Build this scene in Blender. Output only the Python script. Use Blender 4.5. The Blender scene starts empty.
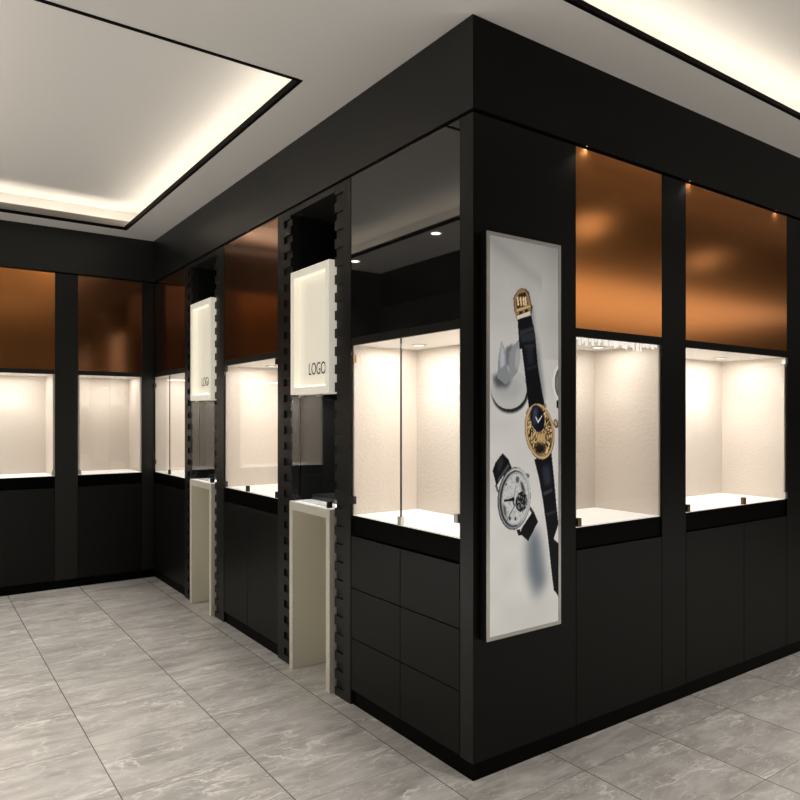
import bpy, bmesh, math, random
import numpy as np
from mathutils import Vector, Matrix
random.seed(4)
scn = bpy.context.scene
COL = scn.collection

# ------------------------------------------------------------------ scale of the place (metres)
H = 2.70                      # ceiling
YB = 3.876                    # face of the far cabinets
XL = -2.20                    # opposite side of the bay
Z_KICK, Z_DOOR, Z_RAIL, Z_CASE, Z_HEAD, Z_TOP, Z_FAS = .066, .758, .764, .850, 1.640, 2.361, 2.372
CASE_TOP = 1.606
EYE = Vector((-1.62395, -1.85351, 1.28764)); AIM = math.radians(35.249); FPX = 697.6

# ------------------------------------------------------------------ materials
def new_mat(name):
    m = bpy.data.materials.new(name); m.use_nodes = True
    nt = m.node_tree; b = nt.nodes['Principled BSDF']
    return m, nt, b
def simple(name, col, rough=.5, metal=0., spec=.5, emit=0., ecol=None, bump=0., bscale=60.):
    m, nt, b = new_mat(name)
    b.inputs['Base Color'].default_value = (*col, 1); b.inputs['Roughness'].default_value = rough
    b.inputs['Metallic'].default_value = metal; b.inputs['Specular IOR Level'].default_value = spec
    if emit:
        b.inputs['Emission Color'].default_value = (*(ecol or col), 1); b.inputs['Emission Strength'].default_value = emit
    tc = nt.nodes.new('ShaderNodeTexCoord'); n = nt.nodes.new('ShaderNodeTexNoise')
    n.inputs['Scale'].default_value = bscale; n.inputs['Detail'].default_value = 3
    nt.links.new(tc.outputs['Object'], n.inputs['Vector'])
    mr = nt.nodes.new('ShaderNodeMapRange'); mr.inputs[3].default_value = max(rough-.03, 0); mr.inputs[4].default_value = min(rough+.03, 1)
    nt.links.new(n.outputs['Fac'], mr.inputs[0]); nt.links.new(mr.outputs[0], b.inputs['Roughness'])
    if bump:
        bp = nt.nodes.new('ShaderNodeBump'); bp.inputs['Strength'].default_value = bump; bp.inputs['Distance'].default_value = .004
        nt.links.new(n.outputs['Fac'], bp.inputs['Height']); nt.links.new(bp.outputs['Normal'], b.inputs['Normal'])
    return m
def emission(name, col, s):
    m, nt, b = new_mat(name)
    e = nt.nodes.new('ShaderNodeEmission'); e.inputs[0].default_value = (*col, 1); e.inputs[1].default_value = s
    nt.links.new(e.outputs[0], nt.nodes['Material Output'].inputs[0]); return m
def glass_mat(name, tint, gain):
    m, nt, b = new_mat(name)
    t = nt.nodes.new('ShaderNodeBsdfTransparent'); t.inputs[0].default_value = (*tint, 1)
    g = nt.nodes.new('ShaderNodeBsdfGlossy'); g.inputs['Roughness'].default_value = .0
    lw = nt.nodes.new('ShaderNodeLayerWeight'); lw.inputs['Blend'].default_value = .5
    p = nt.nodes.new('ShaderNodeMath'); p.operation = 'POWER'; p.inputs[1].default_value = 5
    a = nt.nodes.new('ShaderNodeMath'); a.operation = 'MULTIPLY_ADD'; a.inputs[1].default_value = .9; a.inputs[2].default_value = gain
    mx = nt.nodes.new('ShaderNodeMixShader')
    nt.links.new(lw.outputs['Facing'], p.inputs[0]); nt.links.new(p.outputs[0], a.inputs[0]); nt.links.new(a.outputs[0], mx.inputs[0])
    nt.links.new(t.outputs[0], mx.inputs[1]); nt.links.new(g.outputs[0], mx.inputs[2])
    nt.links.new(mx.outputs[0], nt.nodes['Material Output'].inputs[0]); return m

def floor_mat():
    m, nt, b = new_mat('marble_tile'); N = nt.nodes.new; L = nt.links.new
    tc = N('ShaderNodeTexCoord'); sp = N('ShaderNodeSeparateXYZ'); L(tc.outputs['Object'], sp.inputs[0])
    def M(op, a, bb=None, c=None):
        n = N('ShaderNodeMath'); n.operation = op
        for i, v in enumerate((a, bb, c)):
            if v is None: continue
            if isinstance(v, (int, float)): n.inputs[i].default_value = v
            else: L(v, n.inputs[i])
        return n.outputs[0]
    PX, PY = .4745, .41
    ux = M('DIVIDE', M('ADD', sp.outputs[0], .083), PX); uy = M('DIVIDE', M('ADD', sp.outputs[1], -.65), PY)
    ix, iy = M('FLOOR', ux), M('FLOOR', uy)
    fx, fy = M('SUBTRACT', ux, ix), M('SUBTRACT', uy, iy)
    dx = M('MULTIPLY', M('MINIMUM', fx, M('SUBTRACT', 1., fx)), PX); dy = M('MULTIPLY', M('MINIMUM', fy, M('SUBTRACT', 1., fy)), PY)
    gx = M('LESS_THAN', dx, .0019); gy = M('MULTIPLY', M('LESS_THAN', dy, .0013), .65)
    grout = M('MAXIMUM', gx, gy)
    cb = N('ShaderNodeCombineXYZ'); L(ix, cb.inputs[0]); L(iy, cb.inputs[1])
    wn = N('ShaderNodeTexWhiteNoise'); wn.noise_dimensions = '3D'; L(cb.outputs[0], wn.inputs['Vector'])
    off = N('ShaderNodeVectorMath'); off.operation = 'SCALE'; off.inputs['Scale'].default_value = 9.; L(wn.outputs['Color'], off.inputs[0])
    mp = N('ShaderNodeMapping'); mp.inputs['Rotation'].default_value = (0, 0, math.radians(28)); mp.inputs['Scale'].default_value = (1., 3.1, 1); L(tc.outputs['Object'], mp.inputs[0])
    ad = N('ShaderNodeVectorMath'); ad.operation = 'ADD'; L(mp.outputs[0], ad.inputs[0]); L(off.outputs[0], ad.inputs[1])
    def noise(sc, det, dist, rough=.55):
        n = N('ShaderNodeTexNoise'); n.inputs['Scale'].default_value = sc; n.inputs['Detail'].default_value = det
        n.inputs['Distortion'].default_value = dist; n.inputs['Roughness'].default_value = rough
        L(ad.outputs[0], n.inputs['Vector']); return n.outputs['Fac']
    def ramp(v, *st):
        r = N('ShaderNodeValToRGB'); e = r.color_ramp.elements
        while len(e) < len(st): e.new(.5)
        for k, (p, c) in enumerate(st): e[k].position = p; e[k].color = (*c, 1)
        L(v, r.inputs[0]); return r.outputs[0]
    base = ramp(noise(3.2, 9, .7, .62), (.28, (.275, .260, .245)), (.48, (.395, .378, .36)), (.68, (.50, .482, .462)))
    def vein(sc, dist, w):
        n = noise(sc, 7, dist)
        a = M('ABSOLUTE', M('SUBTRACT', n, .5))
        r = N('ShaderNodeMapRange'); r.interpolation_type = 'SMOOTHSTEP'
        r.inputs[1].default_value = 0; r.inputs[2].default_value = w; r.inputs[3].default_value = 1; r.inputs[4].default_value = 0
        L(a, r.inputs[0]); return r.outputs[0]
    msk = N('ShaderNodeMapRange'); msk.inputs[1].default_value = .46; msk.inputs[2].default_value = .62; L(noise(2.1, 3, .2), msk.inputs[0])
    v1 = M('MULTIPLY', M('ADD', vein(1.7, .45, .016), M('MULTIPLY', vein(2.6, .5, .06), .25)), msk.outputs[0]); v2 = M('MULTIPLY', vein(5.2, .6, .022), .42)
    vv = M('MINIMUM', M('MULTIPLY', M('ADD', v1, v2), 1.15), 1.)
    m1 = N('ShaderNodeMix'); m1.data_type = 'RGBA'; L(vv, m1.inputs[0]); L(base, m1.inputs[6]); m1.inputs[7].default_value = (.62, .595, .565, 1)
    m2 = N('ShaderNodeMix'); m2.data_type = 'RGBA'; L(grout, m2.inputs[0]); L(m1.outputs[2], m2.inputs[6]); m2.inputs[7].default_value = (.09, .08, .07, 1)
    L(m2.outputs[2], b.inputs['Base Color']); b.inputs['Roughness'].default_value = .24; b.inputs['Specular IOR Level'].default_value = .45
    return m
def plaster(name, col):
    return simple(name, col, .85, spec=.2, bump=.03, bscale=180)
def case_paper():
    m = simple('cream_textured_lining', (.78, .715, .65), .7, spec=.3)
    nt = m.node_tree; b = nt.nodes['Principled BSDF']
    tc = nt.nodes.new('ShaderNodeTexCoord'); n = nt.nodes.new('ShaderNodeTexNoise'); n.inputs['Scale'].default_value = 75; n.inputs['Detail'].default_value = 4
    nt.links.new(tc.outputs['Object'], n.inputs['Vector'])
    bp = nt.nodes.new('ShaderNodeBump'); bp.inputs['Strength'].default_value = .45; bp.inputs['Distance'].default_value = .008
    nt.links.new(n.outputs['Fac'], bp.inputs['Height']); nt.links.new(bp.outputs['Normal'], b.inputs['Normal'])
    return m
BLACK = simple('black_laminate_dim', (.0038, .0037, .0030), .42, spec=.15)  # right-face copy, dimmer light of that side put into the tone
DOOR_DIM = simple('black_laminate_door_dim', (.0050, .0050, .0042), .42, spec=.2)  # left doors toned darker to offset the added light from the floor
BLACK_LIT = simple('black_laminate_lit', (.0115, .0117, .0105), .40, spec=.3)  # same laminate lightened for the brighter light on bay faces
FASCIA_LIT = simple('black_fascia_lit', (.0125, .0128, .012), .38, spec=.4)  # cove light on the bay fascia put into a lighter tone
FASCIA_DIM = simple('black_fascia_dim', (.0026, .0026, .0022), .4, spec=.12)  # same fascia darkened for the dimmer right side
VOID = simple('matte_black', (.004, .004, .004), .7, spec=.2)
RAIL = simple('gloss_black_rail', (.0008, .0008, .0008), .4, spec=.03)
KICK = simple('black_plinth', (.0012, .0012, .001), .5, spec=.06)
MIRROR = simple('black_glass_panel', (.008, .008, .008), .02, spec=.5)
MIRROR.node_tree.nodes['Principled BSDF'].inputs['IOR'].default_value = 1.72
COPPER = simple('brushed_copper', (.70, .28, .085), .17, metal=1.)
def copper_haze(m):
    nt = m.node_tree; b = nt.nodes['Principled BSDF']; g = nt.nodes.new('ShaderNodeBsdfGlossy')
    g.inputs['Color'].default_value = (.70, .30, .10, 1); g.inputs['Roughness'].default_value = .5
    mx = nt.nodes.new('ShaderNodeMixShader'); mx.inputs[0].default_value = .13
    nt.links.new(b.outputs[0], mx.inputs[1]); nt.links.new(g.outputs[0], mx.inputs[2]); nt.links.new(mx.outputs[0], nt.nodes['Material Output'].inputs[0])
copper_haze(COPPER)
COPPER_DIM = simple('copper_dim', (.30, .115, .04), .17, metal=1.)  # copper copy darkened to imitate dim reflections in the bay
copper_haze(COPPER_DIM)
for n in COPPER_DIM.node_tree.nodes:
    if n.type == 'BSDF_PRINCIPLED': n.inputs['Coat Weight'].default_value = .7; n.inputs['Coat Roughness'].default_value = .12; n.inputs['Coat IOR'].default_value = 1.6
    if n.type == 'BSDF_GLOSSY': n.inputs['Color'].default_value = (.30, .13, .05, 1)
LINING = case_paper()
WHITE = simple('white_board', (.86, .84, .80), .5)
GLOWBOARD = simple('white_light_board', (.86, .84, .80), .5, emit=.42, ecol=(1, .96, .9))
CEILW = plaster('ceiling_paint', (.74, .72, .69))
CEILUP = plaster('cove_paint', (.80, .78, .75))
SIGNCREAM = simple('sign_cream', (.86, .82, .71), .4, emit=.36, ecol=(1, .95, .80))  # glow added to the frame so it looks brightly lit
CREAM = simple('cream_lacquer', (.80, .765, .65), .4)
SIGNFACE = simple('sign_face', (.80, .755, .64), .5, emit=.42, ecol=(1, .93, .76))
INK = simple('sign_ink', (.02, .02, .02), .5)
STEEL = simple('brushed_steel', (.62, .60, .57), .3, metal=1.)
BRONZE = simple('dark_bronze', (.16, .10, .055), .35, metal=.8)
CLIPB = simple('black_clip', (.01, .01, .01), .35)
SILVER = simple('silver_frame', (.50, .49, .47), .35, metal=.6)
GLASS = glass_mat('clear_glass', (.985, .99, .985), .045)
GLASSD = glass_mat('smoked_glass', (.75, .76, .77), .07)
SMOKE = simple('grey_reflection_block', (.035, .037, .04), .3)
LAMP = emission('lamp_glow', (1, .90, .74), 30)
SOFT = emission('soffit_glow', (1, .88, .7), 2.5); CASELAMP = emission('case_lamp_glow', (1, .92, .8), 3)
LED = emission('led_glow', (1, .90, .76), 16.5)
FLOOR = floor_mat()
DARKWALL = simple('dark_wall_paint', (.012, .012, .011), .45)
WARMWALL = plaster('warm_wall_paint', (.62, .58, .52))

# ------------------------------------------------------------------ mesh helpers
def bx(bm, lo, hi, bev=0.):
    lo, hi = [min(a, b) for a, b in zip(lo, hi)], [max(a, b) for a, b in zip(lo, hi)]
    r = bmesh.ops.create_cube(bm, size=1.)
    for v in r['verts']:
        v.co = Vector([lo[i] + (v.co[i] + .5)*(hi[i]-lo[i]) for i in range(3)])
    if bev:
        es = list({e for v in r['verts'] for e in v.link_edges})
        bmesh.ops.bevel(bm, geom=es, offset=bev, segments=2, profile=.5, affect='EDGES')
def disc(bm, c, r, axis=2, h=.004, seg=24):
    rr = bmesh.ops.create_cone(bm, cap_ends=True, segments=seg, radius1=r, radius2=r, depth=h)
    for v in rr['verts']:
        x, y, z = v.co
        v.co = Vector(c) + (Vector((x, y, z)) if axis == 2 else Vector((z, x, y)) if axis == 0 else Vector((x, z, y)))
def ring(bm, c, r0, r1, z0, z1, seg=28):
    vs = []
    for k in range(seg):
        a = 2*math.pi*k/seg; ca, sa = math.cos(a), math.sin(a)
        vs.append([bm.verts.new((c[0]+r*ca, c[1]+r*sa, z)) for r, z in ((r0, z0), (r1, z0), (r1, z1), (r0, z1))])
    for k in range(seg):
        A, B = vs[k], vs[(k+1) % seg]
        for j in range(4): bm.faces.new((A[j], A[(j+1) % 4], B[(j+1) % 4], B[j]))
def obj(name, bm, mat, parent=None, origin=None):
    me = bpy.data.meshes.new(name)
    off = parent_world(parent) if parent is not None else Vector(origin or (0, 0, 0))
    bmesh.ops.recalc_face_normals(bm, faces=bm.faces)
    bmesh.ops.translate(bm, verts=bm.verts, vec=-off)
    bm.to_mesh(me); bm.free()
    o = bpy.data.objects.new(name, me); COL.objects.link(o)
    for m in (mat if isinstance(mat, (list, tuple)) else [mat]): me.materials.append(m)
    if parent is not None: o.parent = parent
    else: o.location = off
    return o
def parent_world(p):
    v = Vector(p.location)
    while p.parent: p = p.parent; v += Vector(p.location)
    return v
def box(name, lo, hi, mat, parent=None, bev=0., origin=None):
    bm = bmesh.new(); bx(bm, lo, hi, bev)
    if parent is None and origin is None:
        origin = ((lo[0]+hi[0])/2, (lo[1]+hi[1])/2, min(lo[2], hi[2]))
    return obj(name, bm, mat, parent, origin)
def tag(o, label, cat, group=None):
    o['label'] = label; o['category'] = cat
    if group: o['group'] = group
    return o
def thing(name, label, cat, loc, group=None):
    o = bpy.data.objects.new(name, None); COL.objects.link(o); o.location = loc; o.empty_display_size = .1
    return tag(o, label, cat, group)
def struct(o): o['kind'] = 'structure'; return o
def area(name, loc, size, power, col=(1, .93, .86), rot=(0, 0, 0), sy=None, spread=None):
    l = bpy.data.lights.new(name, 'AREA'); l.energy = power; l.color = col; l.size = size
    if sy: l.shape = 'RECTANGLE'; l.size_y = sy
    if spread: l.spread = spread
    o = bpy.data.objects.new(name, l); COL.objects.link(o); o.location = loc; o.rotation_euler = rot; return o
def spot(name, loc, power, angle=70, col=(1, .93, .86), rot=(0, 0, 0), r=.02, blend=.6):
    l = bpy.data.lights.new(name, 'SPOT'); l.energy = power; l.color = col; l.spot_size = math.radians(angle); l.spot_blend = blend; l.shadow_soft_size = r
    o = bpy.data.objects.new(name, l); COL.objects.link(o); o.location = loc; o.rotation_euler = rot; return o
# a face: u runs along the wall, d goes into it
FACES = {'left': lambda u, d, z: (d, u, z), 'right': lambda u, d, z: (u, d, z), 'back': lambda u, d, z: (u, YB+d, z)}

# ------------------------------------------------------------------ room shell
X1, Y0, Y1 = 9.5, -5.0, YB+.55
struct(box('floor', (XL-.1, Y0-.1, -.1), (X1+.1, Y1+.1, 0), FLOOR, origin=(0, 0, 0)))
struct(box('wall_left', (XL-.1, Y0, .001), (XL, Y1, 3.0), simple('charcoal_wall_paint', (.055, .058, .06), .5)))
struct(box('wall_back', (XL+.001, Y1-.09, .001), (.6, Y1, 3.0), VOID))
struct(box('wall_front', (XL+.001, Y0-.1, .001), (X1, Y0, 3.0), simple('brown_wall_paint', (.022, .018, .014), .7)))
struct(box('wall_right', (X1, Y0, .001), (X1+.1, .5, 3.0), simple('brown_wall_paint', (.03, .025, .02), .7)))
struct(box('wall_inner_side', (.44, .45, .001), (.50, Y1-.095, 2.69), VOID))
struct(box('wall_inner_front', (.505, .44, .001), (X1-.002, .50, 2.69), VOID))
# ceiling: lower slab with two openings, upper slab, cavity sides
HL = (-1.60, -.27, .772, 3.639)           # left tray  x0 x1 y0 y1
HR = (-.10, 5.2, -.95, -.248)            # right tray
ZU = 2.88; OV = .17
bm = bmesh.new(); T = .018
def slab(x0, x1, y0, y1): bx(bm, (x0, y0, H), (x1, y1, H+T))
slab(XL+.001, HL[0], -.1, Y1-.1); slab(HL[1], .43, .0, Y1-.1); slab(HL[0], HL[1], -.1, HL[2]); slab(HL[0], HL[1], HL[3], Y1-.1)
slab(HL[1], .43, -.1, 0); slab(.43, X1-.001, HR[3], .43)
slab(XL+.001, HR[0], -1.0, -.1); slab(HR[0], .43, HR[3], -.1); slab(HR[1], X1-.001, -1.0, HR[3]); slab(HR[0], HR[1], -1.0, HR[2])
struct(obj('ceiling', bm, CEILW, origin=(0, 0, H)))
struct(box('ceiling_front', (XL+.001, Y0+.001, H), (X1-.001, -1.001, H+.02), DARKWALL))
for nm, h in (('ceiling_tray_left', HL), ('ceiling_tray_right', HR)):
    bm = bmesh.new(); x0, x1, y0, y1 = h[0]-OV, h[1]+OV, h[2]-OV, h[3]+OV
    bx(bm, (x0, y0, ZU), (x1, y1, ZU+.02))
    for a, b in (((x0-.01, y0), (x0, y1)), ((x1, y0), (x1+.01, y1)), ((x0, y0-.01), (x1, y0)), ((x0, y1), (x1, y1+.01))):
        bx(bm, (*a, H+T), (*b, ZU+.02))
    struct(obj(nm, bm, CEILUP, origin=(h[0], h[2], ZU)))
# black edge trims of the two openings, left far lip darkened against LED light
def edge_trim(name, h):
    bm = bmesh.new(); w = .014; z0, z1 = H-.004, H+.026
    bx(bm, (h[0]-.002, h[2], z0), (h[0]+w, h[3], z1)); bx(bm, (h[1]-w, h[2], z0), (h[1]+.002, h[3], z1))
    bx(bm, (h[0]+w, h[2]-.002, z0), (h[1]-w, h[2]+w, z1)); bx(bm, (h[0]+w, h[3]-w, z0), (h[1]-w, h[3]+.002, H+.016))
    struct(obj(name, bm, simple(name+'_black', (.003, .0024, .002), .6, spec=.06), origin=(h[0], h[2], H)))
edge_trim('trim_1', HL); edge_trim('trim_2', HR)
struct(box('trim_3', (HL[0], HL[3]+.003, H+T+.001), (HL[1]+.06, HL[3]+.016, H+.066), simple('lip_paint_dimmed', (.30, .285, .26), .85)))
def led(name, lo, hi):
    o = box(name, lo, hi, LED); struct(o)
zl = H+T+.001
for k, (lo, hi) in enumerate((((HL[1]+.07, HL[2]-.05), (HL[1]+.085, HL[3]+.05)), ((HL[0]+.0, HL[3]+.07), (HL[1]+.05, HL[3]+.085)),
               ((HL[0]-.085, HL[2]-.05), (HL[0]-.07, HL[3]+.05)), ((HR[0], HR[3]+.07), (HR[1], HR[3]+.085)))):
    led('trim_%d' % (10+k), (*lo, zl), (*hi, zl+.006))

# fascias, plinths
def prism(name, pts, z0, z1, mat, origin):
    bm = bmesh.new(); lo = [bm.verts.new((x, y, z0)) for x, y in pts]; hi = [bm.verts.new((x, y, z1)) for x, y in pts]; n = len(pts)
    bm.faces.new(lo); bm.faces.new(hi)
    for i in range(n): bm.faces.new((lo[i], lo[(i+1) % n], hi[(i+1) % n], hi[i]))
    return obj(name, bm, mat, origin=origin)
struct(prism('trim_4', [(-.006, -.0060), (.05, .05), (.05, YB-.007), (-.006, YB-.007)], Z_FAS, H-.001, FASCIA_LIT, (0, 0, Z_FAS)))
struct(prism('trim_5', [(-.0054, -.006), (X1-.002, -.006), (X1-.002, .05), (.0506, .05)], Z_FAS, H-.001, FASCIA_DIM, (.5, 0, Z_FAS)))
struct(box('trim_6', (XL+.021, YB-.006, Z_FAS), (.05, YB+.05, H-.001), FASCIA_LIT))
struct(box('trim_7', (XL+.0005, Y0+.001, Z_FAS), (XL+.02, Y1-.1, H-.001), FASCIA_LIT))
struct(box('trim_8', (.022, .022, Z_TOP+.002), (.05, YB-.001, Z_FAS-.0005), VOID))
struct(box('trim_9', (.0505, .022, Z_TOP+.002), (X1-.002, .05, Z_FAS-.0005), VOID))
bm = bmesh.new()
for q0, q1 in ((.010, .967), (1.423, 2.513), (2.966, YB+.01)): bx(bm, (.010, q0, 0), (.03, q1, Z_KICK-.001))
struct(obj('baseboard_left', bm, KICK, origin=(.02, 0, 0)))
struct(box('baseboard_right', (.031, .010, 0), (X1-.002, .03, Z_KICK-.001), KICK))
struct(box('baseboard_back', (XL+.001, YB+.011, 0), (.009, YB+.03, Z_KICK-.001), KICK))
# plain black run beyond the last cabinet on the right, opposite corner of the far wall
tag(box('end_panel', (2.223, 0, Z_KICK), (X1-.003, .04, Z_TOP), BLACK), 'plain black panel at the right end of the right-hand cabinet run', 'panel')

# ------------------------------------------------------------------ pillars
def pillar(face, u0, u1, label, depth=.40, name='pillar'):
    P = FACES[face]
    o = box(name, P(u0+.0006, 0, Z_KICK), P(u1-.0006, depth, Z_TOP), BLACK if face == 'right' else BLACK_LIT, bev=.0012)
    o['kind'] = 'thing'
    return tag(o, label, 'pillar')
tag(prism('corner_post', [(0, 0), (.012, .012), (.012, .0695), (0, .0695)], Z_KICK, Z_TOP, BLACK_LIT, (0, .03, Z_KICK)), 'slim black post at the outer corner, left of the watch poster, beside the mirror-black panel', 'pillar')
cp = prism('corner_pillar', [(.0006, 0), (.5384, 0), (.5384, .069), (.0128, .069), (.0128, .0124)], Z_KICK, Z_TOP, BLACK, (.27, 0, Z_KICK)); cp['kind'] = 'thing'
tag(cp, 'wide black corner pillar carrying the watch poster', 'pillar')
pillar('right', 1.107, 1.290, 'narrow black pillar between the two copper-topped showcases right of the poster')
pillar('back', -.094, -.0005, 'slim black pillar in the inner corner of the far wall', .40)
pillar('back', -.723, -.565, 'black pillar between the two far-wall showcases')
pillar('back', XL+.03, -1.545, 'black pillar at the left end of the far wall')

# ------------------------------------------------------------------ showcases
def clip(face, root, u, z, w=.022, h=.034, mat=CLIPB, name='glass_clip'):
    P = FACES[face]; box(name, P(u-w/2, -.006, z), P(u+w/2, .012, z+h), mat, root, bev=.0015)
def showcase(face, u0, u1, label, upper, split=None, doors=None, drawers=False, lamps=(), depth=.37, power=9., clips=(), glow=1., sidegap=.0):
    P = FACES[face]; uc = (u0+u1)/2; a, b = u0+.001, u1-.001
    BLK = BLACK if face == 'right' else BLACK_LIT
    root = thing('display_cabinet', label, 'display cabinet', P(uc, 0, 0), 'black display cabinets along the walls')
    # lower carcass, doors or drawers
    box('carcass', P(a, .025, Z_KICK+.002), P(b, depth+.01, Z_CASE-.016), VOID, root)
    ds = [a] + list(doors or []) + [b]; g = .0016
    if drawers:
        zs = [Z_KICK+.002, .300, .524, Z_DOOR]
        for i in range(len(ds)-1):
            for j in range(3):
                box('drawer', P(ds[i]+g, 0, zs[j]+g), P(ds[i+1]-g, .02, zs[j+1]-g), DOOR_DIM, root, bev=.0012)
    else:
        for i in range(len(ds)-1):
            box('door', P(ds[i]+g, 0, Z_KICK+.002), P(ds[i+1]-g,   .02, Z_DOOR), BLACK if face == 'right' else DOOR_DIM, root, bev=.0012)
    box('counter_rail', P(a, .008, Z_RAIL), P(b, .0245, Z_CASE-.004), RAIL, root)
    # lit case
    t = .012
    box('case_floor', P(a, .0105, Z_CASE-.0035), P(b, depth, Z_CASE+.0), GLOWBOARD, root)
    box('back_panel', P(a+t, depth-.012, Z_CASE+.0005), P(b-t, depth, CASE_TOP), LINING, root)
    box('side_panel', P(a, .009, Z_CASE+.0005), P(a+t, depth, CASE_TOP), LINING, root)
    box('side_panel', P(b-t, .009, Z_CASE+.0005), P(b, depth, CASE_TOP), LINING, root)
    box('case_ceiling', P(a, .014, CASE_TOP+.0005), P(b, depth, CASE_TOP+.016), WHITE, root)
    n = 2 if u1-u0 > .5 else 1
    n = 2
    for k in range(n):
        u = a + (b-a)*(.28 + .44*k); c = P(u, depth*.60, CASE_TOP)
        bm = bmesh.new(); ring(bm, c, .026, .034, CASE_TOP-.004, CASE_TOP); s = obj('spotlight', bm, STEEL, root)
        bm = bmesh.new(); disc(bm, (c[0], c[1], CASE_TOP-.0012), .025, h=.002); obj('lens', bm, CASELAMP, s)
        spot('case_spot', (c[0], c[1], CASE_TOP-.012), power*.38, 110, r=.02, blend=.8)
    c = P(uc, depth*.45, CASE_TOP-.008)
    w = (u1-u0)*.8
    area('case_light', c, w if face != 'left' else .2, power*.42, sy=(.2 if face != 'left' else w))
    # header and upper panel
    box('header', P(a, 0, CASE_TOP+.0005), P(b, .0135, Z_HEAD), BLK, root, bev=.001)
    if upper == 'mirror': box('upper_panel', P(a, .0005, Z_HEAD+.001), P(b, .012, Z_TOP), MIRROR, root)
    else: box('upper_panel', P(a, .001, Z_HEAD+.001), P(b, .012, Z_TOP), COPPER_DIM if upper == 'dark' else COPPER, root)
    for u in lamps:
        c = P(u, -.0040, Z_FAS)
        bm = bmesh.new(); disc(bm, (c[0], c[1], Z_FAS+.0002), .0018, h=.0008); d = obj('downlight', bm, SOFT, root)
        spot('soffit_spot', (c[0], c[1], Z_FAS-.004), 3.2*glow, 125, r=.014, blend=1)
    # glass
    gs = [a] + ([split] if split else []) + [b]
    for i in range(len(gs)-1):
        if i: box('door_seal', P(gs[i]-.0018, .001, Z_CASE+.002), P(gs[i]+.0013, .0085, CASE_TOP-.001), CLIPB, root)
        box('glass_pane', P(gs[i]+.0015, .002, Z_CASE+.002), P(gs[i+1]-.002, .008, CASE_TOP-.001), GLASS, root)
    for (u, z, m) in clips:
        clip(face, root, u, z, mat=m)
    return root
cab1 = showcase('left', .071, .825, 'nearest black cabinet with six drawers and a glossy mirror-black top panel', 'mirror', split=.444, doors=[.444], drawers=True, power=8,
         clips=[(.808, 1.53, BRONZE), (.808, .90, CLIPB), (.444, .852, STEEL), (.088, .905, STEEL)])
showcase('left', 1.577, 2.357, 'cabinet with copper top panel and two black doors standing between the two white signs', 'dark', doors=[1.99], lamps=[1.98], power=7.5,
         clips=[(1.592, .852, CLIPB), (1.99, .852, CLIPB), (2.335, .852, CLIPB), (1.592, 1.57, CLIPB), (2.335, 1.57, CLIPB)])
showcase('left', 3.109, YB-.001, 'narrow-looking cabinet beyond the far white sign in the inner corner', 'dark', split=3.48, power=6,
         clips=[(3.48, .852, CLIPB), (3.86, .91, CLIPB), (3.86, 1.52, CLIPB)])
showcase('back', -.565, -.094, 'far-wall cabinet next to the inner corner, copper top toned for dim reflections', 'dark', power=2.6, clips=[(-.553, .852, STEEL)])
showcase('back', -1.545, -.723, 'far-wall cabinet cut by the left photo edge, bright copper top', 'copper', power=6.2, clips=[(-.735, .852, STEEL)])
cabR = showcase('right', .539, 1.107, 'copper-topped cabinet just right of the watch poster with a modelled light reflection under its header', 'copper', lamps=[.60], power=3.6,
         clips=[(.555, .852, BRONZE)])
showcase('right', 1.290, 2.222, 'wide copper-topped cabinet with two black doors at the right end', 'copper', doors=[1.79], lamps=[1.315, 2.10], power=10.5,
         clips=[(1.306, .852, BRONZE), (1.79, .852, BRONZE), (2.206, .852, STEEL), (2.206, 1.57, STEEL)])
# glowing strips modelled after a light reflection under the header beside the poster
bm = bmesh.new(); u = .552
while u < 1.092:
    w = random.uniform(.004, .013); bx(bm, (u, .016, CASE_TOP-random.uniform(.008, .034)), (u+w, .019, CASE_TOP-.0005)); u += w+random.uniform(.002, .012)
obj('reflection_fringe', bm, simple('reflection_fringe_glow', (.8, .76, .7), .4, emit=.8, ecol=(1, .95, .88)), cabR)

# ------------------------------------------------------------------ notched strips, niches, signs, pedestals
def notched(u0, u1, niche_hi, label):
    bm = bmesh.new(); bk = .009; th = .05
    bx(bm, (bk, u0+.0006, 0.001), (th, u1-.0006, Z_TOP))
    if niche_hi: s0, s1, t0, t1 = u0+.0006, u1-.078, u1-.078, u1-.0006
    else: s0, s1, t0, t1 = u0+.078, u1-.0006, u0+.0006, u0+.078
    bx(bm, (-.002, s0, .001), (bk, s1, Z_TOP))
    z = Z_TOP; pitch = .083; first = True
    while z > .03:
        zb = max(z-.044, .001); bx(bm, (-.002, t0, zb), (bk, t1, z)); z -= pitch
    o = obj('notched_pilaster', bm, BLACK_LIT, origin=(0, (u0+u1)/2, 0))
    return tag(o, label, 'pilaster', 'black notched strips beside the niches')
notched(.825, .968, True, 'black notched strip between the drawer cabinet and the nearer white sign')
notched(1.422, 1.577, False, 'black notched strip on the far side of the nearer white sign')
notched(2.357, 2.514, True, 'black notched strip on the near side of the farther white sign')
notched(2.965, 3.109, False, 'black notched strip on the far side of the farther white sign')

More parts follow.
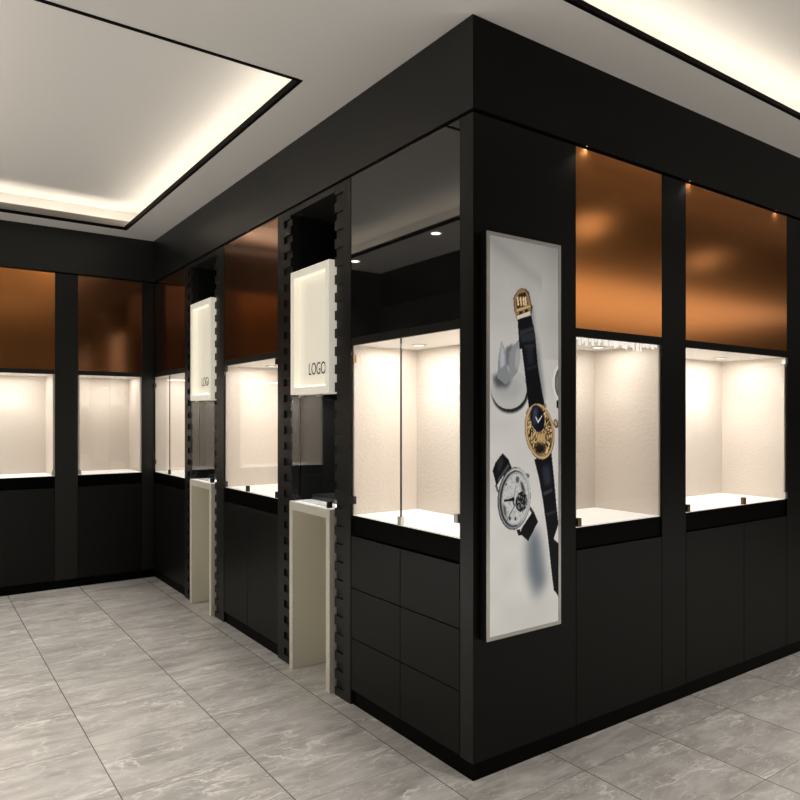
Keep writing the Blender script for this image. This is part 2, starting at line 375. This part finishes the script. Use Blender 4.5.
def text_mesh(body, name, parent, mat, mtx):
    cu = bpy.data.curves.new(name, 'FONT'); cu.body = body; cu.size = 1; cu.align_x = 'CENTER'; cu.extrude = .01; cu.offset = -.004
    t = bpy.data.objects.new('tmp', cu); COL.objects.link(t); bpy.context.view_layer.update()
    me = bpy.data.meshes.new_from_object(t.evaluated_get(bpy.context.evaluated_depsgraph_get()))
    bpy.data.objects.remove(t); me.transform(mtx); me.materials.clear(); me.materials.append(mat)
    o = bpy.data.objects.new(name, me); COL.objects.link(o); o.parent = parent; return o
def niche(u0, u1, near, sign_top):
    which = 'nearer' if near else 'farther'
    uc = (u0+u1)/2; a, b = u0+.001, u1-.001
    r = thing('niche', 'black recess with smoked glass behind the %s white sign and pedestal' % which, 'niche', (.05, uc, 0))
    box('back_panel', (.34, a, .001), (.36, b, Z_TOP), VOID, r)
    box('side_panel', (.052, a, .001), (.339, a+.010, Z_TOP-.02), VOID, r); box('side_panel', (.052, b-.010, .001), (.339, b, Z_TOP-.02), VOID, r)
    box('header', (-.002, a, 2.332), (.338, b, Z_TOP), BLACK_LIT, r)
    box('glass_pane', (-.001, u0+.012, .862), (.005, u1-.012, 1.392), GLASSD, r)
    box('inner_panel', (.30, u0+.012, .862), (.305, u1-.012, 1.392), simple('blue_black_panel', (.012, .014, .015), .45, spec=.3), r)
    for z0 in (1.386,):
        for u in (u0+.13, u0+.33): box('clip_pin', (-.010, u, z0), (.012, u+.02, z0+.012), STEEL, r)
    for u in (u0+.055, u1-.04): box('glass_clip', (-.010, u-.008, .8592), (.014, u+.008, .888), CLIPB, r, bev=.001)
    # pedestal
    p0, p1, xf, xb, zt, w = u0+.016, u1-.020, -.020, .295, .856, .036
    p = thing('pedestal', 'open-fronted cream pedestal standing on the floor under the %s white sign' % which, 'pedestal', (.13, uc, 0), 'cream pedestals under the signs')
    box('top', (xf, p0, zt-.042), (xb, p1, zt), CREAM, p, bev=.0015)
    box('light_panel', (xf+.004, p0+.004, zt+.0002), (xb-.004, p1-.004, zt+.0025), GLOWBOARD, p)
    for (q0, q1) in ((p0, p0+w), (p1-w, p1)): box('side_panel', (xf, q0, .0005), (xb, q1, zt-.0425), CREAM, p, bev=.0015)
    box('back_panel', (xb-.02, p0+w+.0005, .0005), (xb, p1-w-.0005, zt-.043), CREAM, p)
    # dark blocks shaped after a reflection, on top at the back
    t = thing('reflection_block', 'low dark grey blocks shaped as a reflection on the %s cream pedestal' % which, 'stand', (.17, uc, zt+.003), 'dark reflection shapes on the pedestals')
    box('tray', (.10, p0+.07, zt+.003), (.28, p1-.02, zt+.030), SMOKE, t, bev=.003)
    box('block', (.075, p0+.03, zt+.003), (.20, p0+.069, zt+.050), SMOKE, t, bev=.003)
    area('niche_light', (.12, uc, 1.375), .12, 4, sy=.3)
    # sign
    s0, s1, z0, z1 = u0+.016, u1-.040, 1.400, sign_top
    s = thing('sign_box', 'cream framed LOGO sign hanging above the %s pedestal' % which, 'sign', (.03, (s0+s1)/2, z0), 'cream signs reading LOGO')
    fw = .036; bm = bmesh.new(); xs, xe = -.022, .08
    bx(bm, (xs, s0, z0), (xe, s0+fw, z1)); bx(bm, (xs, s1-fw, z0), (xe, s1, z1)); bx(bm, (xs, s0+fw, z0), (xe, s1-fw, z0+fw)); bx(bm, (xs, s0+fw, z1-fw), (xe, s1-fw, z1))
    obj('frame', bm, SIGNCREAM, s)
    fc = box('sign_face', (.012, s0+fw+.0005, z0+fw+.0005), (.024, s1-fw-.0005, z1-fw-.0005), SIGNFACE, s)
    bm = bmesh.new(); bx(bm, (.001, s0+fw+.002, z0+fw+.0005), (.0115, s1-fw-.002, z0+fw+.005)); obj('light_strip', bm, emission('sign_led', (1, .93, .78), 3.0), s)
    # lettering: reads from -x towards +x, text x axis runs along -y
    M = Matrix(((0, 0, -1, 0), (-1, 0, 0, 0), (0, 1, 0, 0), (0, 0, 0, 1)))
    loc = Vector((.0106, s0+fw+.142, z0+fw+.060)) - parent_world(s)
    text_mesh('LOGO', 'lettering', s, INK, Matrix.Translation(loc) @ M @ Matrix.Diagonal((.062, .086, .05, 1)))
niche(.968, 1.422, True, 2.022)
niche(2.514, 2.965, False, 2.062)

# ------------------------------------------------------------------ poster
PY = -.036
def plane_pt(px, py, y=PY):                      # where a sight line meets the poster's plane
    F = (math.sin(AIM), math.cos(AIM)); R = (math.cos(AIM), -math.sin(AIM)); k = (px-400)/FPX
    dx, dy = F[0]+R[0]*k, F[1]+R[1]*k; t = (y-EYE.y)/dy
    return EYE.x+t*dx, EYE.z+t*(417-py)/FPX
pr = thing('poster', 'tall framed watch poster mounted on the wide black corner pillar', 'poster', (.25, 0, .48))
xa, za = plane_pt(487, 642); xb_, zb = plane_pt(561, 245); za2 = plane_pt(561, 624)[1]; zb2 = plane_pt(487, 231)[1]
za, zb = (za+za2)/2, (zb+zb2)/2; fw = .0135
box('backing', (xa, PY+.004, za), (xb_, -.001, zb), VOID, pr)
bm = bmesh.new()
for lo, hi in (((xa, za), (xa+fw, zb)), ((xb_-fw, za), (xb_, zb)), ((xa+fw, za), (xb_-fw, za+fw)), ((xa+fw, zb-fw), (xb_-fw, zb))):
    bx(bm, (lo[0], PY, lo[1]), (hi[0], PY+.0038, hi[1]))
obj('frame', bm, SILVER, pr)
def poly(pts, y0, s=.15): return [plane_pt(470+x*s, y0+y*s) for x, y in pts]
def ell(cx, cy, rx, ry, tilt, y0, n=40):
    t = math.radians(tilt); out = []
    for k in range(n):
        a = 2*math.pi*k/n; x, y = rx*math.cos(a), ry*math.sin(a)
        out.append((cx+x*math.cos(t)-y*math.sin(t), cy+x*math.sin(t)+y*math.cos(t)))
    return poly(out, y0)
def make_print():
    NX, NZ = 150, 500
    u0, u1, w0, w1 = xa+fw-.001, xb_-fw+.001, za+fw-.001, zb-fw+.001
    gx, gz = np.meshgrid(np.linspace(u0, u1, NX), np.linspace(w0, w1, NZ))
    rng = np.random.RandomState(3)
    fx, fz = (gx-u0)/(u1-u0), (gz-w0)/(w1-w0)
    def c(*v): return np.array(v, float)/255.
    img = np.zeros((NZ, NX, 3))
    base = np.interp(fz, [0, .12, .3, .55, .78, .9, 1], [202, 212, 214, 216, 205, 188, 165])/255.
    base -= .05*np.exp(-((fz-.93-.12*(.5-fx))/.02)**2) * (fx < .75)
    base -= .05*np.exp(-((fx-.95)/.2)**2)*(fz > .7)
    img[:] = base[..., None]*np.array([1., .995, .98])
    def soft_noise(n):
        a = rng.rand(n*4, n); yi = np.linspace(0, n*4-1.001, NZ); xi = np.linspace(0, n-1.001, NX)
        y_, x_ = yi.astype(int), xi.astype(int); fy, fxx = (yi-y_)[:, None], (xi-x_)[None]
        return a[y_][:, x_]*(1-fy)*(1-fxx)+a[y_+1][:, x_]*fy*(1-fxx)+a[y_][:, x_+1]*(1-fy)*fxx+a[y_+1][:, x_+1]*fy*fxx
    img += ((soft_noise(5)-.5)*.05)[..., None]
    def inside(pts):
        m = np.zeros(gx.shape, bool); n = len(pts)
        for i in range(n):
            (x1, y1), (x2, y2) = pts[i], pts[(i+1) % n]
            if y1 == y2: continue
            m ^= ((gz < y1) != (gz < y2)) & (gx < (x2-x1)*(gz-y1)/(y2-y1)+x1)
        return m
    def blur(m, r):
        a = m.astype(float)
        for _ in range(2):
            for ax in (0, 1):
                acc = np.zeros_like(a)
                for k in range(-r, r+1): acc += np.roll(a, k, ax)
                a = acc/(2*r+1)
        return a
    def put(pts, col, alpha=1., b=0):
        m = inside(pts); a = (blur(m, b) if b else m.astype(float))*alpha
        img[:] = img*(1-a[..., None]) + np.array(col)[None, None]*a[..., None]
        return m
    A, B, C, D = 220, 330, 440, 530
    # soft shadows
    put(poly([(420, 560), (470, 640), (515, 950), (440, 1050), (385, 900), (380, 690)], C), c(92, 102, 112), .85, 9)
    put(poly([(440, 0), (470, 200), (500, 470), (470, 470), (430, 200)], B), c(110, 112, 115), .8, 5)
    put(poly([(420, 560), (440, 800), (420, 800), (395, 600)], A), c(120, 122, 125), .7, 4)
    # stone disc with petals
    put(ell(268, 415, 122, 138, 0, B), c(36, 36, 38), 1, 1)
    put(ell(262, 395, 118, 132, 0, B), c(196, 196, 194))
    put(ell(255, 390, 85, 70, 0, B), c(176, 177, 177), .7, 4)
    put(poly([(150, 310), (200, 290), (280, 320), (250, 385), (175, 380)], B), c(74, 76, 80), .9, 3)
    put(poly([(335, 60), (270, 120), (255, 240), (275, 335), (318, 280), (335, 190)], B), c(150, 152, 156))
    put(poly([(335, 90), (305, 150), (300, 240), (318, 265), (335, 190)], B), c(178, 180, 183), .9, 1)
    put(poly([(240, 120), (290, 90), (265, 150), (258, 240), (240, 230)], B), c(112, 115, 120), 1, 1)
    put(poly([(210, 70), (192, 180), (185, 320), (240, 365), (275, 330), (250, 240), (240, 140)], B), c(140, 144, 150))
    put(poly([(210, 78), (200, 190), (205, 260), (236, 230), (232, 140)], B), c(196, 198, 202), .9, 1)
    # long strap with gold watch
    K = c(17, 18, 22)
    put(poly([(318, 660), (412, 635), (432, 760), (440, 860), (332, 860)], A), K)
    put(poly([(322, -40), (425, -40), (440, 60), (455, 240), (485, 420), (505, 520), (395, 530), (380, 400), (362, 240), (340, 70)], B), K)
    put(poly([(335, 30), (432, 12), (438, 70), (345, 85)], B), c(44, 47, 54), 1, 1)
    put(poly([(375, 110), (420, 100), (428, 220), (385, 235)], B), c(40, 43, 50), .8, 2)
    put(poly([(360, 100), (440, 92), (442, 112), (362, 122)], B), c(60, 64, 70), .6, 1)
    put(poly([(378, 255), (445, 236), (446, 246), (380, 266)], B), c(80, 84, 92), .6, 1)
    put(poly([(328, 740), (425, 710), (428, 735), (335, 765)], A), c(60, 64, 74), .8, 1)
    put(poly([(430, 130), (545, 80), (565, 280), (578, 430), (592, 560), (560, 660), (592, 690), (592, 1045), (560, 1000), (545, 880), (520, 640), (487, 400), (462, 260)], C), K)
    put(poly([(478, 180), (530, 165), (545, 290), (500, 310)], C), c(52, 57, 70), .8, 3)
    put(poly([(490, 350), (548, 325), (552, 340), (496, 370)], C), c(90, 95, 104), .7, 1)
    put(poly([(510, 490), (575, 470), (577, 480), (514, 505)], C), c(70, 74, 82), .7, 1)
    # buckle
    G = c(150, 120, 84); GL = c(235, 205, 160)
    put(poly([(290, 520), (318, 470), (345, 452), (372, 458), (395, 480), (412, 560), (420, 580), (412, 625), (315, 668), (296, 600)], A), c(70, 52, 34))
    put(poly([(296, 520), (322, 474), (345, 458), (368, 462), (388, 490), (408, 560), (406, 600), (305, 640), (300, 590)], A), G)
    put(poly([(308, 525), (328, 492), (372, 480), (388, 565), (315, 590)], A), c(52, 38, 26))
    for k, x in enumerate((318, 338, 356, 370)):
        put(poly([(x-6, 515), (x+5, 510), (x+12, 568), (x+2, 574)], A), GL)
    put(poly([(312, 598), (405, 568), (406, 578), (314, 610)], A), c(220, 186, 130))
    put(poly([(312, 640), (404, 606), (406, 630), (318, 664)], A), c(228, 214, 196))
    put(poly([(328, 612), (350, 604), (352, 622), (332, 630)], A), c(30, 24, 20)); put(poly([(366, 598), (388, 592), (390, 606), (368, 614)], A), c(30, 24, 20))
    # gold watch
    put(poly([(388, 520), (372, 560), (384, 570), (398, 530)], B), G); put(poly([(490, 500), (512, 520), (508, 490)], B), G)
    put(ell(575, 625, 16, 30, -10, B), c(96, 78, 52)); put(ell(573, 620, 8, 18, -10, B), c(190, 170, 130))
    put(ell(466, 678, 98, 190, -7, B), c(70, 52, 32)); put(ell(466, 676, 95, 186, -7, B), c(200, 172, 130)); put(ell(468, 676, 84, 170, -7, B), c(128, 98, 56))
    face = put(ell(468, 676, 80, 164, -7, B), c(120, 92, 58))
    sp = rng.rand(NZ//2, NX//2).repeat(2, 0).repeat(2, 1)
    img[face & (sp > .62)] = c(216, 190, 140); img[face & (sp < .28)] = c(38, 28, 20)
    put(ell(452, 590, 46, 92, -9, B), c(20, 21, 34)); put(poly([(425, 520), (455, 512), (440, 640), (420, 620)], B), c(92, 98, 124), .7, 3)
    put(poly([(440, 575), (455, 605), (482, 570), (484, 576), (456, 622), (437, 580)], B), c(235, 235, 238))
    put(poly([(445, 690), (500, 680), (505, 740), (455, 760)], B), c(206, 172, 116), .9, 2); put(ell(470, 790, 34, 34, 0, B), c(26, 20, 16), .95, 2)
    # second silver watch at the right edge
    put(ell(610, 350, 58, 122, 0, B), c(238, 238, 234)); put(ell(612, 352, 46, 108, 0, B), c(92, 98, 92)); put(ell(616, 352, 38, 96, 0, B), c(150, 156, 148), .9, 2)
    put(poly([(578, 468), (600, 468), (600, 525), (580, 520)], B), c(18, 18, 18))
    # silver watch
    put(poly([(220, 88), (258, 128), (282, 188), (222, 240), (178, 308), (152, 205), (172, 150)], C), K)
    put(poly([(185, 140), (215, 105), (225, 150), (185, 235)], C), c(52, 54, 58), .8, 2); put(poly([(258, 160), (266, 172), (190, 280), (184, 272)], C), c(120, 122, 126), .8, 1)
    put(poly([(398, 510), (425, 470), (456, 545), (390, 675), (338, 628), (345, 590)], C), K)
    put(poly([(312, 600), (335, 595), (345, 635), (325, 640)], C), c(24, 24, 26)); put(poly([(405, 440), (428, 475), (414, 490), (398, 465)], C), c(60, 60, 62))
    put(poly([(166, 300), (182, 345), (196, 350), (184, 305)], C), c(90, 90, 92))
    put(ell(385, 240, 14, 16, 0, C), c(110, 110, 112))
    put(ell(296, 390, 110, 210, 4, C), c(44, 45, 48)); put(ell(299, 388, 106, 205, 4, C), c(140, 142, 145)); put(ell(304, 384, 100, 196, 4, C), c(196, 198, 200)); put(ell(298, 392, 98, 190, 4, C), c(48, 50, 53))
    put(ell(305, 392, 92, 180, 4, C), c(168, 170, 172))
    f2 = put(ell(305, 392, 85, 168, 4, C), c(204, 205, 204))
    img[f2 & (sp > .72)] = c(178, 180, 181)
    put(poly([(335, 270), (355, 290), (372, 350), (350, 340)], C), c(40, 42, 46), .9, 1); put(poly([(222, 420), (240, 450), (248, 520), (228, 490)], C), c(60, 62, 66), .9, 1)
    sub = put(ell(345, 412, 40, 68, 6, C), c(22, 22, 26)); img[sub & (sp > .7)] = c(130, 132, 136)
    put(ell(318, 265, 12, 22, 0, C), c(92, 94, 98)); put(ell(268, 525, 8, 14, 0, C), c(70, 70, 74)); put(ell(305, 525, 8, 14, 0, C), c(80, 80, 84)); put(ell(243, 295, 8, 12, 0, C), c(120, 120, 124))
    put(poly([(228, 400), (290, 385), (298, 398), (290, 408), (230, 415)], C), c(28, 28, 32)); put(poly([(288, 395), (305, 440), (298, 448), (282, 402)], C), c(28, 28, 32))
    put(poly([(300, 430), (304, 436), (250, 540), (245, 536)], C), c(70, 70, 74), .8); put(poly([(292, 380), (297, 382), (312, 300), (308, 298)], C), c(120, 120, 124), .8)
    put(ell(290, 395, 10, 16, 0, C), c(24, 24, 28))
    img[:] = np.clip(img, 0, 1)
    lin = np.where(img <= .04045, img/12.92, ((img+.055)/1.055)**2.4)
    rx, rz = pr.location.x, pr.location.z
    verts = [(x-rx, PY+.0015, z-rz) for x, z in zip(gx.ravel(), gz.ravel())]
    faces = [(j*NX+i, j*NX+i+1, (j+1)*NX+i+1, (j+1)*NX+i) for j in range(NZ-1) for i in range(NX-1)]
    me = bpy.data.meshes.new('print'); me.from_pydata(verts, [], faces)
    at = me.color_attributes.new('ink', 'FLOAT_COLOR', 'POINT')
    at.data.foreach_set('color', np.concatenate([lin.reshape(-1, 3), np.ones((NX*NZ, 1))], 1).astype(np.float32).ravel())
    m, nt, b = new_mat('poster_print'); an = nt.nodes.new('ShaderNodeAttribute'); an.attribute_name = 'ink'
    nt.links.new(an.outputs['Color'], b.inputs['Base Color']); nt.links.new(an.outputs['Color'], b.inputs['Emission Color'])
    b.inputs['Emission Strength'].default_value = .38; b.inputs['Roughness'].default_value = .4; b.inputs['Specular IOR Level'].default_value = .08
    me.materials.append(m)
    o = bpy.data.objects.new('print', me); COL.objects.link(o); o.parent = pr
make_print()

# ------------------------------------------------------------------ ceiling downlights, room light
ROOMP, BAYP = 165, 118
def downlight(x, y, label, p=118):
    d = thing('ceiling_downlight', label, 'downlight', (x, y, H-.004))
    bm = bmesh.new(); ring(bm, (x, y), .036, .048, H-.005, H-.0005); obj('bezel', bm, WHITE, d)
    bm = bmesh.new(); disc(bm, (x, y, H-.002), .035, h=.002); obj('lens', bm, LAMP, d)
    spot('downlight_spot', (x, y, H-.012), p, 100, r=.03, blend=1, col=(1, .94, .86))
downlight(-1.69, 2.36, 'round ceiling downlight mirrored in the glossy black panel, the right one of the bright pair')
downlight(-1.69, 3.54, 'round ceiling downlight mirrored in the glossy black panel, the left one of the bright pair')
for x, y in ((2.3, -1.42), (3.95, -1.52), (.5, -1.5), (-1.3, -1.2)):
    spot('room_spot', (x, y, H-.02), ROOMP, 100, (1, .94, .86), r=.07, blend=1)
for x, y in ((-1.75, .5), (-1.75, 1.3)):
    spot('bay_spot', (x, y, H-.012), BAYP, 100, (1, .94, .86), r=.05, blend=1)
area('copper_fill_light', (5.2, -3.85, H-.02), 7.0, 68, (1, .90, .78), sy=2.2)  # unseen area light added for the glow low in the copper
for x, y in ((2.3, -1.40), (3.98, -1.55)):
    spot('blob_spot', (x, y, H-.03), 1.1, 174, (1, .92, .82), r=.11, blend=.3)  # unseen wide spots added for soft blobs in the copper

area('floor_fill_light', (-1.98, 1.7, .03),   .3, 27, (1, .95, .88), rot=(math.pi, 0, 0), sy=3.4)  # unseen fill lights at floor level, added to brighten the ceiling
area('floor_fill_light', (2.6, -2.3, .03), 5.0, 28, (1, .95, .88), rot=(math.pi, 0, 0), sy=.6)
area('floor_fill_light', (-1.2, -2.6, .03), 1.4, 22, (1, .95, .88), rot=(math.pi, 0, 0), sy=.8)

w = bpy.data.worlds.new('World'); scn.world = w; w.use_nodes = True
w.node_tree.nodes['Background'].inputs[0].default_value = (.05, .05, .05, 1)

# ------------------------------------------------------------------ camera
cam = bpy.data.cameras.new('camera'); co = bpy.data.objects.new('camera', cam); COL.objects.link(co)
co.location = EYE; co.rotation_euler = (math.pi/2, 0, -AIM)
cam.sensor_width = 36; cam.lens = 36*FPX/800; cam.shift_y = 17/800; cam.clip_start = .02
scn.camera = co
scn.view_settings.view_transform = 'Standard'; scn.view_settings.exposure = 0
scn.cycles.max_bounces = 10; scn.cycles.transparent_max_bounces = 16; scn.cycles.caustics_reflective = False
scn.cycles.sample_clamp_indirect = 6
